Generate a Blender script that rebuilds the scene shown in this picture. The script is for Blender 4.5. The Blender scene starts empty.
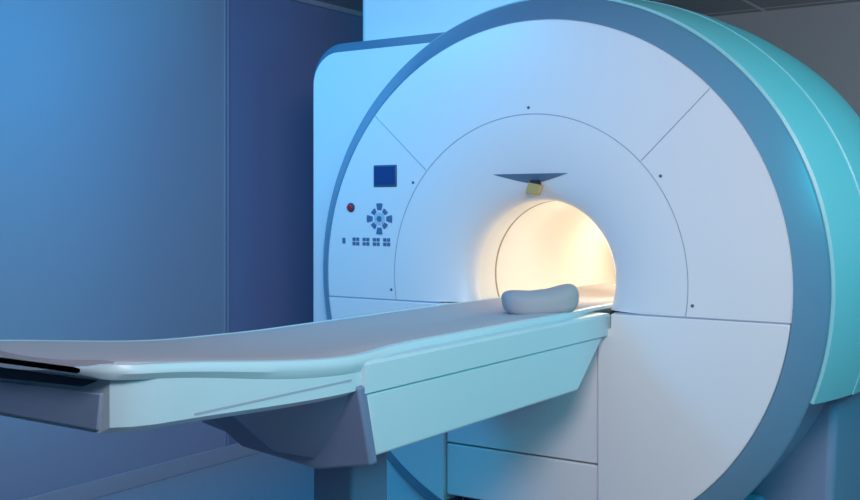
import bpy, bmesh, math
from math import sin, cos, pi, radians, sqrt
from mathutils import Vector

ZC = 1.10          # bore axis height
RIN, ROUT = 1.003, 1.103
ZS = 0.99          # horizontal cover split
sc = bpy.context.scene
sc.view_settings.view_transform = 'Standard'
COL = sc.collection

# ---------------------------------------------------------------- materials
def mat(name, col, rough=0.45, metal=0.0, bump=0.0, bscale=80, coat=0.0, emis=None, es=0, var=0.0):
    m = bpy.data.materials.new(name); m.use_nodes = True
    nt = m.node_tree; b = nt.nodes['Principled BSDF']
    b.inputs['Base Color'].default_value = (*col, 1)
    b.inputs['Roughness'].default_value = rough
    b.inputs['Metallic'].default_value = metal
    if coat:
        b.inputs['Coat Weight'].default_value = coat; b.inputs['Coat Roughness'].default_value = .25
    tc = nt.nodes.new('ShaderNodeTexCoord')
    if bump or var:
        n = nt.nodes.new('ShaderNodeTexNoise'); n.inputs['Scale'].default_value = bscale
        n.inputs['Detail'].default_value = 4
        nt.links.new(tc.outputs['Object'], n.inputs['Vector'])
        if bump:
            bp = nt.nodes.new('ShaderNodeBump'); bp.inputs['Strength'].default_value = bump
            bp.inputs['Distance'].default_value = 0.003
            nt.links.new(n.outputs['Fac'], bp.inputs['Height'])
            nt.links.new(bp.outputs['Normal'], b.inputs['Normal'])
        if var:
            r = nt.nodes.new('ShaderNodeMixRGB'); r.inputs[1].default_value = (*[c*(1-var) for c in col], 1)
            r.inputs[2].default_value = (*[min(1, c*(1+var)) for c in col], 1)
            nt.links.new(n.outputs['Fac'], r.inputs[0]); nt.links.new(r.outputs[0], b.inputs['Base Color'])
    if emis:
        b.inputs['Emission Color'].default_value = (*emis, 1)
        b.inputs['Emission Strength'].default_value = es
    return m

M_white = mat('cover_white', (0.82, 0.81, 0.82), 0.40, bump=0.06, bscale=250, var=.02, coat=.25)
M_bore  = mat('bore_liner', (0.82, 0.81, 0.77), 0.6)
M_ring  = mat('ring_bluegrey', (0.15, 0.28, 0.42), 0.42, bump=.05, bscale=200, coat=.3)
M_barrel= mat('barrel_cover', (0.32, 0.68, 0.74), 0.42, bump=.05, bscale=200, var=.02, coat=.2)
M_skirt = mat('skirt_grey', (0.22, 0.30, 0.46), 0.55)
M_seam  = mat('seam_dark', (0.10, 0.13, 0.19), 0.7)
M_pseam = mat('seam_grey', (0.36, 0.40, 0.50), 0.7)
M_bseam = mat('bore_seam', (0.36, 0.30, 0.22), 0.7)
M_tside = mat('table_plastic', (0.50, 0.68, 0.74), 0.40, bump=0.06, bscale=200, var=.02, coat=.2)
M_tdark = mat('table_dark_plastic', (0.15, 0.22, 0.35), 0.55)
M_tmid  = mat('table_mid_plastic', (0.24, 0.34, 0.48), 0.5)
M_mat   = mat('table_mat', (0.50, 0.46, 0.48), 0.8, bump=0.3, bscale=300, var=0.07)
M_slot  = mat('slot_shade_dark', (0.02, 0.035, 0.07), 0.6)  # near-black colour painted in for slot shade at the foot end
M_black = mat('black_plastic', (0.015, 0.02, 0.035), 0.5)
M_key   = mat('key_blue', (0.07, 0.17, 0.34), 0.5)
M_key2  = mat('key_light', (0.45, 0.55, 0.65), 0.5)
M_red   = mat('red_button', (0.50, 0.02, 0.04), 0.35)
M_screen= mat('screen', (0.01, 0.04, 0.15), 0.25, emis=(0.0, 0.05, 0.25), es=0.2)
M_frame = mat('screen_frame', (0.03, 0.09, 0.20), 0.4)
M_gold  = mat('gold_label', (0.60, 0.34, 0.10), 0.4, 0.3)
M_visor = mat('visor_grey', (0.13, 0.20, 0.30), 0.4)
M_cush  = mat('cushion_vinyl', (0.40, 0.38, 0.40), 0.6, bump=0.2, bscale=200, var=.05)
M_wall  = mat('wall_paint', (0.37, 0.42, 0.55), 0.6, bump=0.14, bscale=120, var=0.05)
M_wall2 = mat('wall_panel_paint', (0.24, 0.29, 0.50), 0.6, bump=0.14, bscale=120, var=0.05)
M_wallb = mat('back_wall_paint', (0.44, 0.36, 0.38), 0.7, bump=0.1, bscale=120, var=0.04)
M_base  = mat('baseboard_paint', (0.46, 0.50, 0.58), 0.5)
M_floor = mat('floor_vinyl', (0.52, 0.47, 0.50), 0.45, bump=0.05, bscale=40, var=0.12)
M_ceil = mat('ceiling_tile', (0.42, 0.42, 0.45), 0.8)
nt = M_ceil.node_tree
br = nt.nodes.new('ShaderNodeTexBrick'); tc = nt.nodes.new('ShaderNodeTexCoord')
br.offset = 0; br.inputs['Scale'].default_value = 1.0
br.inputs['Brick Width'].default_value = 0.6; br.inputs['Row Height'].default_value = 0.6
br.inputs['Mortar Size'].default_value = 0.014
br.inputs['Color1'].default_value = (0.44, 0.40, 0.41, 1); br.inputs['Color2'].default_value = (0.40, 0.37, 0.38, 1)
br.inputs['Mortar'].default_value = (0.8, 0.76, 0.76, 1)
nt.links.new(tc.outputs['Object'], br.inputs['Vector'])
nt.links.new(br.outputs['Color'], nt.nodes['Principled BSDF'].inputs['Base Color'])

# ---------------------------------------------------------------- helpers
def empty(name):
    e = bpy.data.objects.new(name, None); COL.objects.link(e); e.empty_display_size = .1; return e

def add(name, bm, m, parent=None, smooth=False, bevel=0, bseg=3, auto=True):
    bmesh.ops.recalc_face_normals(bm, faces=bm.faces)
    me = bpy.data.meshes.new(name); bm.to_mesh(me); bm.free()
    o = bpy.data.objects.new(name, me); COL.objects.link(o)
    for mm in (m if isinstance(m, list) else [m]): me.materials.append(mm)
    if smooth or bevel:
        for p in me.polygons: p.use_smooth = True
        try: me.set_sharp_from_angle(angle=radians(35))
        except Exception: pass
    if bevel:
        b = o.modifiers.new('bevel', 'BEVEL'); b.width = bevel; b.segments = bseg
        b.limit_method = 'ANGLE'; b.angle_limit = radians(35)
    if parent: o.parent = parent
    return o

def revolve_bm(profile, a0=0, a1=2*pi, segs=160, bm=None, cz=ZC):
    bm = bm or bmesh.new(); full = abs((a1-a0)-2*pi) < 1e-6
    n = segs if full else segs+1
    rows = []
    for (r, y) in profile:
        rows.append([bm.verts.new((r*cos(a0+(a1-a0)*i/segs), y, cz+r*sin(a0+(a1-a0)*i/segs))) for i in range(n)])
    for j in range(len(rows)-1):
        for i in range(segs):
            k = (i+1) % n
            bm.faces.new((rows[j][i], rows[j][k], rows[j+1][k], rows[j+1][i]))
    return bm

def clip(bm, co, no):
    bmesh.ops.bisect_plane(bm, geom=bm.verts[:]+bm.edges[:]+bm.faces[:], plane_co=co, plane_no=no, clear_inner=True)

def slab(pts, f0, f1, bm=None):       # xz polygon, y given as function of z
    bm = bm or bmesh.new()
    a = [bm.verts.new((x, f0(z), z)) for x, z in pts]; b = [bm.verts.new((x, f1(z), z)) for x, z in pts]
    bm.faces.new(a); bm.faces.new(b[::-1]); n = len(pts)
    for i in range(n): bm.faces.new((a[i], a[(i+1) % n], b[(i+1) % n], b[i]))
    return bm

def prism(pts, y0, y1, bm=None): return slab(pts, lambda z: y0, lambda z: y1, bm)

def box(x0, x1, y0, y1, z0, z1, bm=None):
    return prism([(x0, z0), (x1, z0), (x1, z1), (x0, z1)], y0, y1, bm)

def tube(name, pts, r, m, parent, cyc=False):
    cu = bpy.data.curves.new(name, 'CURVE'); cu.dimensions = '3D'; s = cu.splines.new('POLY')
    s.points.add(len(pts)-1)
    for p, q in zip(s.points, pts): p.co = (*q, 1)
    s.use_cyclic_u = cyc; cu.bevel_depth = r; cu.bevel_resolution = 2
    o = bpy.data.objects.new(name, cu); COL.objects.link(o); cu.materials.append(m); o.parent = parent
    return o

def P(r, a, y=0): return (r*cos(a), y, ZC+r*sin(a))

# ================================================================ ROOM
XL, XR, YF, YB, H = -2.15, 3.3, -5.2, 3.1, 2.615
add('floor', box(XL-.1, XR+.1, YF-.1, YB+.1, -.1, 0), M_floor)
add('ceiling', box(XL-.1, XR+.1, YF-.1, YB+.1, H, H+.1), M_ceil)
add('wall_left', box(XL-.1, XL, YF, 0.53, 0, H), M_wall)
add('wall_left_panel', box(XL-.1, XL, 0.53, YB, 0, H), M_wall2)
add('wall_back', box(XL-.1, XR+.1, YB, YB+.1, 0, H), M_wallb)
add('wall_right', box(XR, XR+.1, YF, YB, 0, H), M_wall)
add('wall_front', box(XL-.1, XR+.1, YF-.1, YF, 0, H), M_wall)
add('baseboard_left', box(XL, XL+.014, YF, YB, 0, .085), M_base, bevel=.004)
add('baseboard_back', box(XL+.015, XR, YB-.014, YB, 0, .085), M_base, bevel=.004)
bm = box(XL, XL+.006, 0.515, 0.521, .086, H-.001)
box(XL, XL+.006, 0.54, 0.546, .086, H-.001, bm)
add('trim_1', bm, M_pseam)
add('trim_2', box(XL, XL+.03, YF, YB, H-.03, H-.001), M_base)

# ================================================================ SCANNER
S = empty('mri_scanner')
def funnel_y(r):
    if r >= .64: return 0.0
    t = min(1, (.64-r)/.332); return .14*(1-sqrt(max(0, 1-t*t)))
prof = [(RIN, .004), (RIN-.004, 0.0), (.9, 0), (.8, 0), (.7, 0), (.64, 0)]
for i in range(1, 25):
    t = sin(i/24*pi/2); r = .64-.332*t; prof.append((r, funnel_y(r)))
bm = revolve_bm(prof, segs=220); clip(bm, (0, 0, ZS), (0, 0, 1))
add('front_cover', bm, M_white, S, smooth=True)
add('bore_tube', revolve_bm([(.308, .14), (.308, .28), (.308, 1.0), (.308, 1.72)], segs=128), M_bore, S, smooth=True)
add('bore_joint', revolve_bm([(.3075, .267), (.3065, .270), (.3065, .277), (.3075, .280)], segs=128), M_bseam, S)

def arc_pts(r, a0, a1, n=40): return [(r*cos(a0+(a1-a0)*i/n), ZC+r*sin(a0+(a1-a0)*i/n)) for i in range(n+1)]
az = math.asin((ZS-.004-ZC)/RIN)
XP = .292
ax = math.acos(XP/RIN)
pts = arc_pts(RIN-.001, az, -ax) + [(XP, .93), (.345, .93), (.345, ZS-.004)]
add('lower_panel_right', prism(pts, -.004, .16), M_white, S, bevel=.006)
XQ = .39
aq = math.acos(XQ/RIN)
pts = [(-x, z) for x, z in (arc_pts(RIN-.001, az, -aq) + [(XQ, ZS-.004)])]
add('lower_panel_left', prism(pts[::-1], -.004, .16), M_white, S, bevel=.006)
zb = ZC-sqrt(RIN**2-XQ**2)+.03
add('lower_panel_center_upper', box(-XQ+.004, XP-.004, .012, .16, .42, .90), M_white, S, bevel=.006)
add('lower_panel_center_lower', box(-XQ+.004, XP-.004, .012, .16, zb, .414), M_white, S, bevel=.006)
add('lower_backing', box(-.5, .5, .10, .17, zb, .93), M_seam, S)

add('trim_ring', revolve_bm([(RIN, .004), (RIN+.003, 0.0), (ROUT-.006, .082), (ROUT, .092), (ROUT, .105)], segs=220), M_ring, S, smooth=True)
add('ring_gap', revolve_bm([(ROUT-.01, .10), (ROUT-.01, .12)], segs=200), M_seam, S)
aL = math.asin((.69-ZC)/1.16)
bprof = [(ROUT-.004, .108), (1.114, .112), (1.128, .20), (1.145, .33), (1.158, .46), (1.160, .475), (1.150, .478), (1.150, .486), (1.164, .489),
         (1.175, .7), (1.178, .95), (1.170, 1.2), (1.145, 1.4), (1.09, 1.56), (1.01, 1.67), (.85, 1.73), (.5, 1.75), (.308, 1.72)]
add('barrel_cover', revolve_bm(bprof, aL, pi-aL, segs=180), M_barrel, S, smooth=True)
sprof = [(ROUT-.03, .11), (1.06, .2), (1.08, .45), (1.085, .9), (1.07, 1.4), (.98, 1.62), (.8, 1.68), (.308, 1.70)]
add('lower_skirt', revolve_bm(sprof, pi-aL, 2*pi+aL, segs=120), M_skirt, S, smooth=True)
bm = bmesh.new()
for sgn in (1, -1):
    pr = [(r, y) for r, y in bprof[1:15]]
    up = [bm.verts.new((sgn*r*cos(aL), y, ZC+r*sin(aL))) for r, y in pr]
    lo = [bm.verts.new((sgn*(.95), y, ZC+1.0*sin(aL))) for r, y in pr]
    for i in range(len(pr)-1): bm.faces.new((up[i], up[i+1], lo[i+1], lo[i]))
add('barrel_lower_ledge', bm, M_barrel, S)
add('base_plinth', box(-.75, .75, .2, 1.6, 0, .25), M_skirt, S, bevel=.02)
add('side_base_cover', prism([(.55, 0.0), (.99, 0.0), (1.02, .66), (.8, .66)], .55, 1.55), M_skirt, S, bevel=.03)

# left equipment wing
def wing_outline(ins, x0=-1.24, x1=-.42, zt=2.13, R=.17):
    pts = [(x1, .02+0), (x1, zt-ins)]
    r = R-ins*.6
    cx, cz = x0+ins+r, zt-ins-r
    for i in range(13):
        a = pi/2+pi/2*i/12; pts.append((cx+r*cos(a), cz+r*sin(a)))
    pts.append((x0+ins, .02)); return pts
bm = bmesh.new()
rows = []
for ins, y in ((.05, .125), (.0, .185), (0, 1.35)):
    rows.append([bm.verts.new((x, y, z)) for x, z in wing_outline(ins)])
n = len(rows[0])
f = bm.faces.new(rows[0]); f.material_index = 0
for j in range(2):
    for i in range(n):
        k = (i+1) % n
        f = bm.faces.new((rows[j][i], rows[j][k], rows[j+1][k], rows[j+1][i])); f.material_index = 1 if j == 0 else 0
bm.faces.new(rows[2][::-1])
add('side_housing', bm, [M_white, M_ring], S, smooth=True)
add('turret_cover', box(-1.07, -.12, .32, 1.15, 2.1, H-.012), M_white, S, bevel=.03)

# seams
seams = [
 [P(.64, math.asin((ZS-ZC)/.64)+(pi-2*math.asin((ZS-ZC)/.64))*i/120, -.0003) for i in range(121)],
 [P(.645, radians(138), -.0003), P(RIN-.003, radians(138), -.0003)],
 [P(.645, radians(44), -.0003), P(RIN-.003, radians(44), -.0003)],
]
for i, s in enumerate(seams): tube('cover_seam_%d' % (i+1), s, .0018, M_pseam, S)
tube('cover_seam_4', [(.36, .0, ZS-.001), (RIN-.01, .0, ZS-.001)], .0028, M_pseam, S)
tube('cover_seam_5', [(-.41, .0, ZS-.001), (-RIN+.01, .0, ZS-.001)], .0028, M_pseam, S)
bm = bmesh.new()
def disc(bm, x, z, r, y0, y1, n=20): prism([(x+r*cos(2*pi*i/n), z+r*sin(2*pi*i/n)) for i in range(n)], y0, y1, bm)
for r, a in ((.665, 145), (.665, 36), (.66, -6), (.66, 186), (.665, 90)):
    disc(bm, r*cos(radians(a)), ZC+r*sin(radians(a)), .006, -.002, .002)
add('cover_screws', bm, M_seam, S)

# control panel
add('control_display', box(-.748, -.628, -.006, .003, 1.465, 1.558), M_frame, S, bevel=.004)
add('control_display_glass', box(-.740, -.636, -.0075, .0, 1.475, 1.550), M_screen, S)
bm = bmesh.new(); kx, kz = -.718, 1.330
for k in range(8):
    a = 2*pi*k/8
    r0, r1, h = .032, .050, .27
    if k % 2 == 0: r0, r1, h = .038, .066, .24
    pts = [(kx+r1*cos(a-h+2*h*i/6), kz+r1*sin(a-h+2*h*i/6)) for i in range(7)] + [(kx+r0*cos(a+h-2*h*i/6), kz+r0*sin(a+h-2*h*i/6)) for i in range(7)]
    prism(pts, -.005, .002, bm)
disc(bm, kx, kz, .012, -.006, .002)
for i in range(4):
    x = -.845+.055*i
    for dx in (-.010, .010):
        for dz in (-.009, .010):
            box(x+dx-.007, x+dx+.007, -.004, .002, 1.231+dz-.007, 1.231+dz+.007, bm)
box(-.918, -.904, -.004, .002, 1.222, 1.246, bm)
add('control_buttons', bm, M_key, S)
bm = bmesh.new(); disc(bm, kx, kz, .027, -.003, .001)
add('keypad_center', bm, M_key2, S)
bm = bmesh.new(); disc(bm, -.872, 1.378, .014, -.016, .001)
add('stop_button', bm, M_red, S, bevel=.004)
bm = bmesh.new(); disc(bm, -.872, 1.378, .020, -.004, .001)
add('stop_button_collar', bm, M_frame, S)

# laser visor above the bore
bm = bmesh.new(); N = 28; rowsT = []
for i in range(N+1):
    u = -1+2*i/N; x = -.01+.165*u
    ztop = ZC+.410
    zbot = ztop-.038*(1-abs(u)**1.2)-.001
    yt = funnel_y(sqrt(x*x+.402**2))-.014*(1-u*u)-.001
    yb = funnel_y(sqrt(x*x+(zbot-ZC)**2))-.002
    rowsT.append((bm.verts.new((x, yt, ztop)), bm.verts.new((x, yb, zbot)), bm.verts.new((x, yb+.03, zbot+.005)), bm.verts.new((x, yt+.05, ztop))))
for i in range(N):
    a, b = rowsT[i], rowsT[i+1]
    for k in range(4): bm.faces.new((a[k], b[k], b[(k+1) % 4], a[(k+1) % 4]))
add('laser_visor', bm, M_visor, S, smooth=True)
bm = bmesh.new()
prism([(-.032, -.020), (.024, -.028), (.036, .012), (-.022, .024)], -.008, .008, bm)
o = add('laser_aperture_label', bm, M_gold, S, bevel=.003)
o.location = (.01, .026, ZC+.352); o.rotation_euler = (radians(-12), 0, radians(10))
bm = bmesh.new(); box(-.01, .025, .03, .08, ZC+.36, ZC+.385, bm)
add('laser_lens', bm, M_black, S)

# ================================================================ PATIENT TABLE
T = empty('patient_table')
def ss(t): t = max(0, min(1, t)); return t*t*(3-2*t)
LE = 2.27
def zr(L): return 1.005+.070*ss((L-1.45)/.9)
def hw(L):
    w = .275+.012*ss((L-.0)/.2)+.05*ss((L-1.2)/.35)
    d = LE-L
    if d < .10: w -= .10*(1-sqrt(max(0, 1-((.10-d)/.10)**2)))
    return w
stations = [-1.2, -.6, -.1] + [i*.1 for i in range(0, 15)] + [1.45+.05*i for i in range(15)] + [LE-.07, LE-.05, LE-.03, LE-.018, LE-.008, LE]
stations = sorted(set(round(s, 4) for s in stations))
def loft(name, secf, st, m, parent, closed=True):
    bm = bmesh.new(); rows = []
    for L in st: rows.append([bm.verts.new((x, -L, z)) for x, z in secf(L)])
    n = len(rows[0])
    for j in range(len(rows)-1):
        for i in range(n):
            k = (i+1) % n; bm.faces.new((rows[j][i], rows[j][k], rows[j+1][k], rows[j+1][i]))
    bm.faces.new(rows[0]); bm.faces.new(rows[-1][::-1])
    return add(name, bm, m, parent, smooth=True)
def top_sec(L):
    w, z = hw(L), zr(L); e = max(0, 1-(LE-L)/.03); e = e*e*.010
    th = (.045-.013*ss((L-1.7)/.5)) if L > .02 else .07
    bw = .0 if L > .02 else .07
    pts = [(-w+.012+bw, z-th+e), (-w+bw*.4, z-th*.6), (-w, z-.012), (-w+.006, z-.002-e), (-w+.02, z-e)]
    mid = [(-w+.035, z-.008-e)]
    for i in range(1, 8):
        u = -1+2*i/8; mid.append((u*(w-.035), z-.008-.018*(1-u*u)-e*.5))
    pts += mid + [(w-.035, z-.008-e)]
    pts += [(-x, zz) for x, zz in pts[:5][::-1]]
    return pts
loft('tabletop', top_sec, stations, M_tside, T)
def mat_sec(L):
    w, z = hw(L)-.034, zr(L)+.002
    if L > 2.1: w -= .05*ss((L-2.1)/.12)
    top = []; bot = []
    for i in range(13):
        u = -1+2*i/12; zz = z-.018*(1-u*u)
        e = .007*(abs(u)**14)
        top.append((u*w, zz+.003-e)); bot.append((u*w, zz-.012))
    return top+bot[::-1]
loft('table_mat', mat_sec, [s for s in stations if s <= 2.21], M_mat, T)

def tray_sec(L):
    w = hw(L)-.012-.02*ss((L-2.15)/.1); zt = zr(L)-.031; zb_ = .900+.030*ss((L-1.5)/.8)
    return [(-w+.03, zb_), (-w, zb_+.015), (-w, zt), (w, zt), (w, zb_+.015), (w-.03, zb_)]
loft('foot_tray', tray_sec, [1.3+.05*i for i in range(19)]+[2.22, 2.235], M_tside, T)
add('foot_slot_shade', prism([(-.26, 1.006), (.20, 1.018), (.25, 1.034), (-.28, 1.034)], -2.240, -2.2), M_slot, T, bevel=.003)  # solid dark bar, stands in for shade in the slot below the lip
add('foot_end_panel', prism([(-.25, .936), (.25, .936), (.262, 1.010), (-.262, 1.002)], -2.241, -2.2), M_tmid, T, bevel=.003)
for s in (1, -1):
    a_, b_ = sorted((s*.30, s*.3262))
    add('side_rail_groove', box(a_, b_, -2.05, -1.52, .943, .948), M_pseam, T)

W = .335
def hs_sec(L):
    zt, zb_ = .985, .905
    return [(-W, zb_), (-W, zt-.008), (-W+.008, zt), (W-.008, zt), (W, zt-.008), (W, zb_)]
loft('beam_upper', hs_sec, [-.02, .3, .8, 1.3, 1.475], M_tside, T)
w_ = W-.006
yend = lambda z: -1.42-(z-.735)*.268
ystart = lambda z: -.24+(z-.735)*1.25
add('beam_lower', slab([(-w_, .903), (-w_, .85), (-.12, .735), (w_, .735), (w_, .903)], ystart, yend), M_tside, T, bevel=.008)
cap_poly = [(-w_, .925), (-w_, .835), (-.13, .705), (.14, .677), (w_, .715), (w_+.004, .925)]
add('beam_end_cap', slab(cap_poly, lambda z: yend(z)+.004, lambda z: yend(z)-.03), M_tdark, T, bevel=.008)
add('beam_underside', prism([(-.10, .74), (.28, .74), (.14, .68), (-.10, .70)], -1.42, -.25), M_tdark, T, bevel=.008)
def nose_sec(L):
    ks = [(1.36, .685), (1.42, .695), (1.47, .725), (1.53, .785), (1.59, .85), (1.64, .89), (1.70, .905)]
    zb_ = ks[-1][1]
    for (a, za), (b, zb2) in zip(ks, ks[1:]):
        if a <= L <= b: zb_ = za+(zb2-za)*(L-a)/(b-a); break
    if L < 1.36: zb_ = ks[0][1]
    w = .315-.10*ss((L-1.46)/.2); zs = min(.915, zb_+.045+.12*ss((L-1.40)/.06)); zt = .93
    return [(-.0, zb_), (-w, zs), (-w, zt), (w, zt), (w, zs), (.14, zb_)]
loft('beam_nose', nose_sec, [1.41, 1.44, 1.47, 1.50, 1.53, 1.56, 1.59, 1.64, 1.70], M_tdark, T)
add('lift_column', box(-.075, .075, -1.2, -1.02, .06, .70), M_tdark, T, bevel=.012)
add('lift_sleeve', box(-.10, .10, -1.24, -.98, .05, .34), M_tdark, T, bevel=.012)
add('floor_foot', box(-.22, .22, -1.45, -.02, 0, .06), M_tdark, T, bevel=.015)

# ================================================================ HEAD CUSHION
bm = bmesh.new(); bmesh.ops.create_uvsphere(bm, u_segments=72, v_segments=40, radius=1)
for v in bm.verts:
    x, y, z = v.co
    ex = lambda t, p: math.copysign(abs(t)**p, t)
    X = ex(x, .78); Y = ex(y, .78); Z = ex(z, .7)
    hz = .047*Z
    if Z > 0: hz += .050*Z*(max(0, abs(X+.02)-.15))**1.5 + .006*Z*X - .018*Z*Y
    v.co = (.138*X*(1+.08*Z), .118*Y*(.90+.10*abs(X))*(1-.06*Z), hz)
C = add('head_cushion', bm, M_cush, None, smooth=True)
C.location = (.152, -.19, 1.033); C.rotation_euler = (radians(5), radians(-4), radians(36))

# ================================================================ LIGHTS
def area(name, loc, tgt, col, e, sx, sy, spread=180):
    l = bpy.data.lights.new(name, 'AREA'); l.shape = 'RECTANGLE'; l.size = sx; l.size_y = sy; l.color = col; l.energy = e
    l.spread = radians(spread)
    o = bpy.data.objects.new(name, l); COL.objects.link(o); o.location = loc
    o.rotation_euler = (Vector(tgt)-Vector(loc)).to_track_quat('-Z', 'Y').to_euler(); return o
area('key_lamp', (1.7, -2.8, 2.4), (.6, 0, 1.0), (1.0, .89, .97), 40, 1.0, .8, 145)
area('blue_lamp', (-1.2, -1.5, 2.5), (-1.1, .2, 1.6), (.0, .46, 1.0), 22, .8, .4, 140)
area('cyan_lamp', (2.9, .35, 2.3), (1.0, .7, 1.5), (.0, .78, .90), 29, .8, .8)
area('table_fill', (2.2, -2.0, 1.7), (.3, -.9, .85), (.06, .9, 1.0), 5, .5, .5, 120)  # added fill that gives the table side its cyan, not a fixture
area('wall_lamp', (-.9, -3.0, 2.3), (-2.1, -1.0, 1.3), (.02, .44, 1.0), 9, .8, .5)
area('warm_back_fill', (2.4, 2.2, 1.5), (2.2, 3.0, 2.6), (1.0, .60, .60), 5, .4, .4)  # added upward fill to warm the back wall and ceiling, not a fixture
def point(name, loc, col, e, r):
    l = bpy.data.lights.new(name, 'POINT'); l.color = col; l.energy = e; l.shadow_soft_size = r
    o = bpy.data.objects.new(name, l); COL.objects.link(o); o.location = loc
point('bore_lamp', (0.12, .42, ZC+.08), (1, .78, .52), 2.5, .1)
point('bore_lamp_deep', (0.0, 1.2, ZC+.1), (1, .80, .56), 4, .1)

w = bpy.data.worlds.new('world'); sc.world = w; w.use_nodes = True
w.node_tree.nodes['Background'].inputs[0].default_value = (.1, .2, .4, 1)
w.node_tree.nodes['Background'].inputs[1].default_value = .3

# ================================================================ CAMERA
cam = bpy.data.cameras.new('camera'); co = bpy.data.objects.new('camera', cam); COL.objects.link(co)
co.location = (1.973, -3.614, 1.38); co.rotation_euler = (radians(90), 0, radians(33.95))
cam.lens = 1058/860*36; cam.sensor_width = 36; cam.shift_y = -43/860; cam.clip_start = .05
sc.camera = co
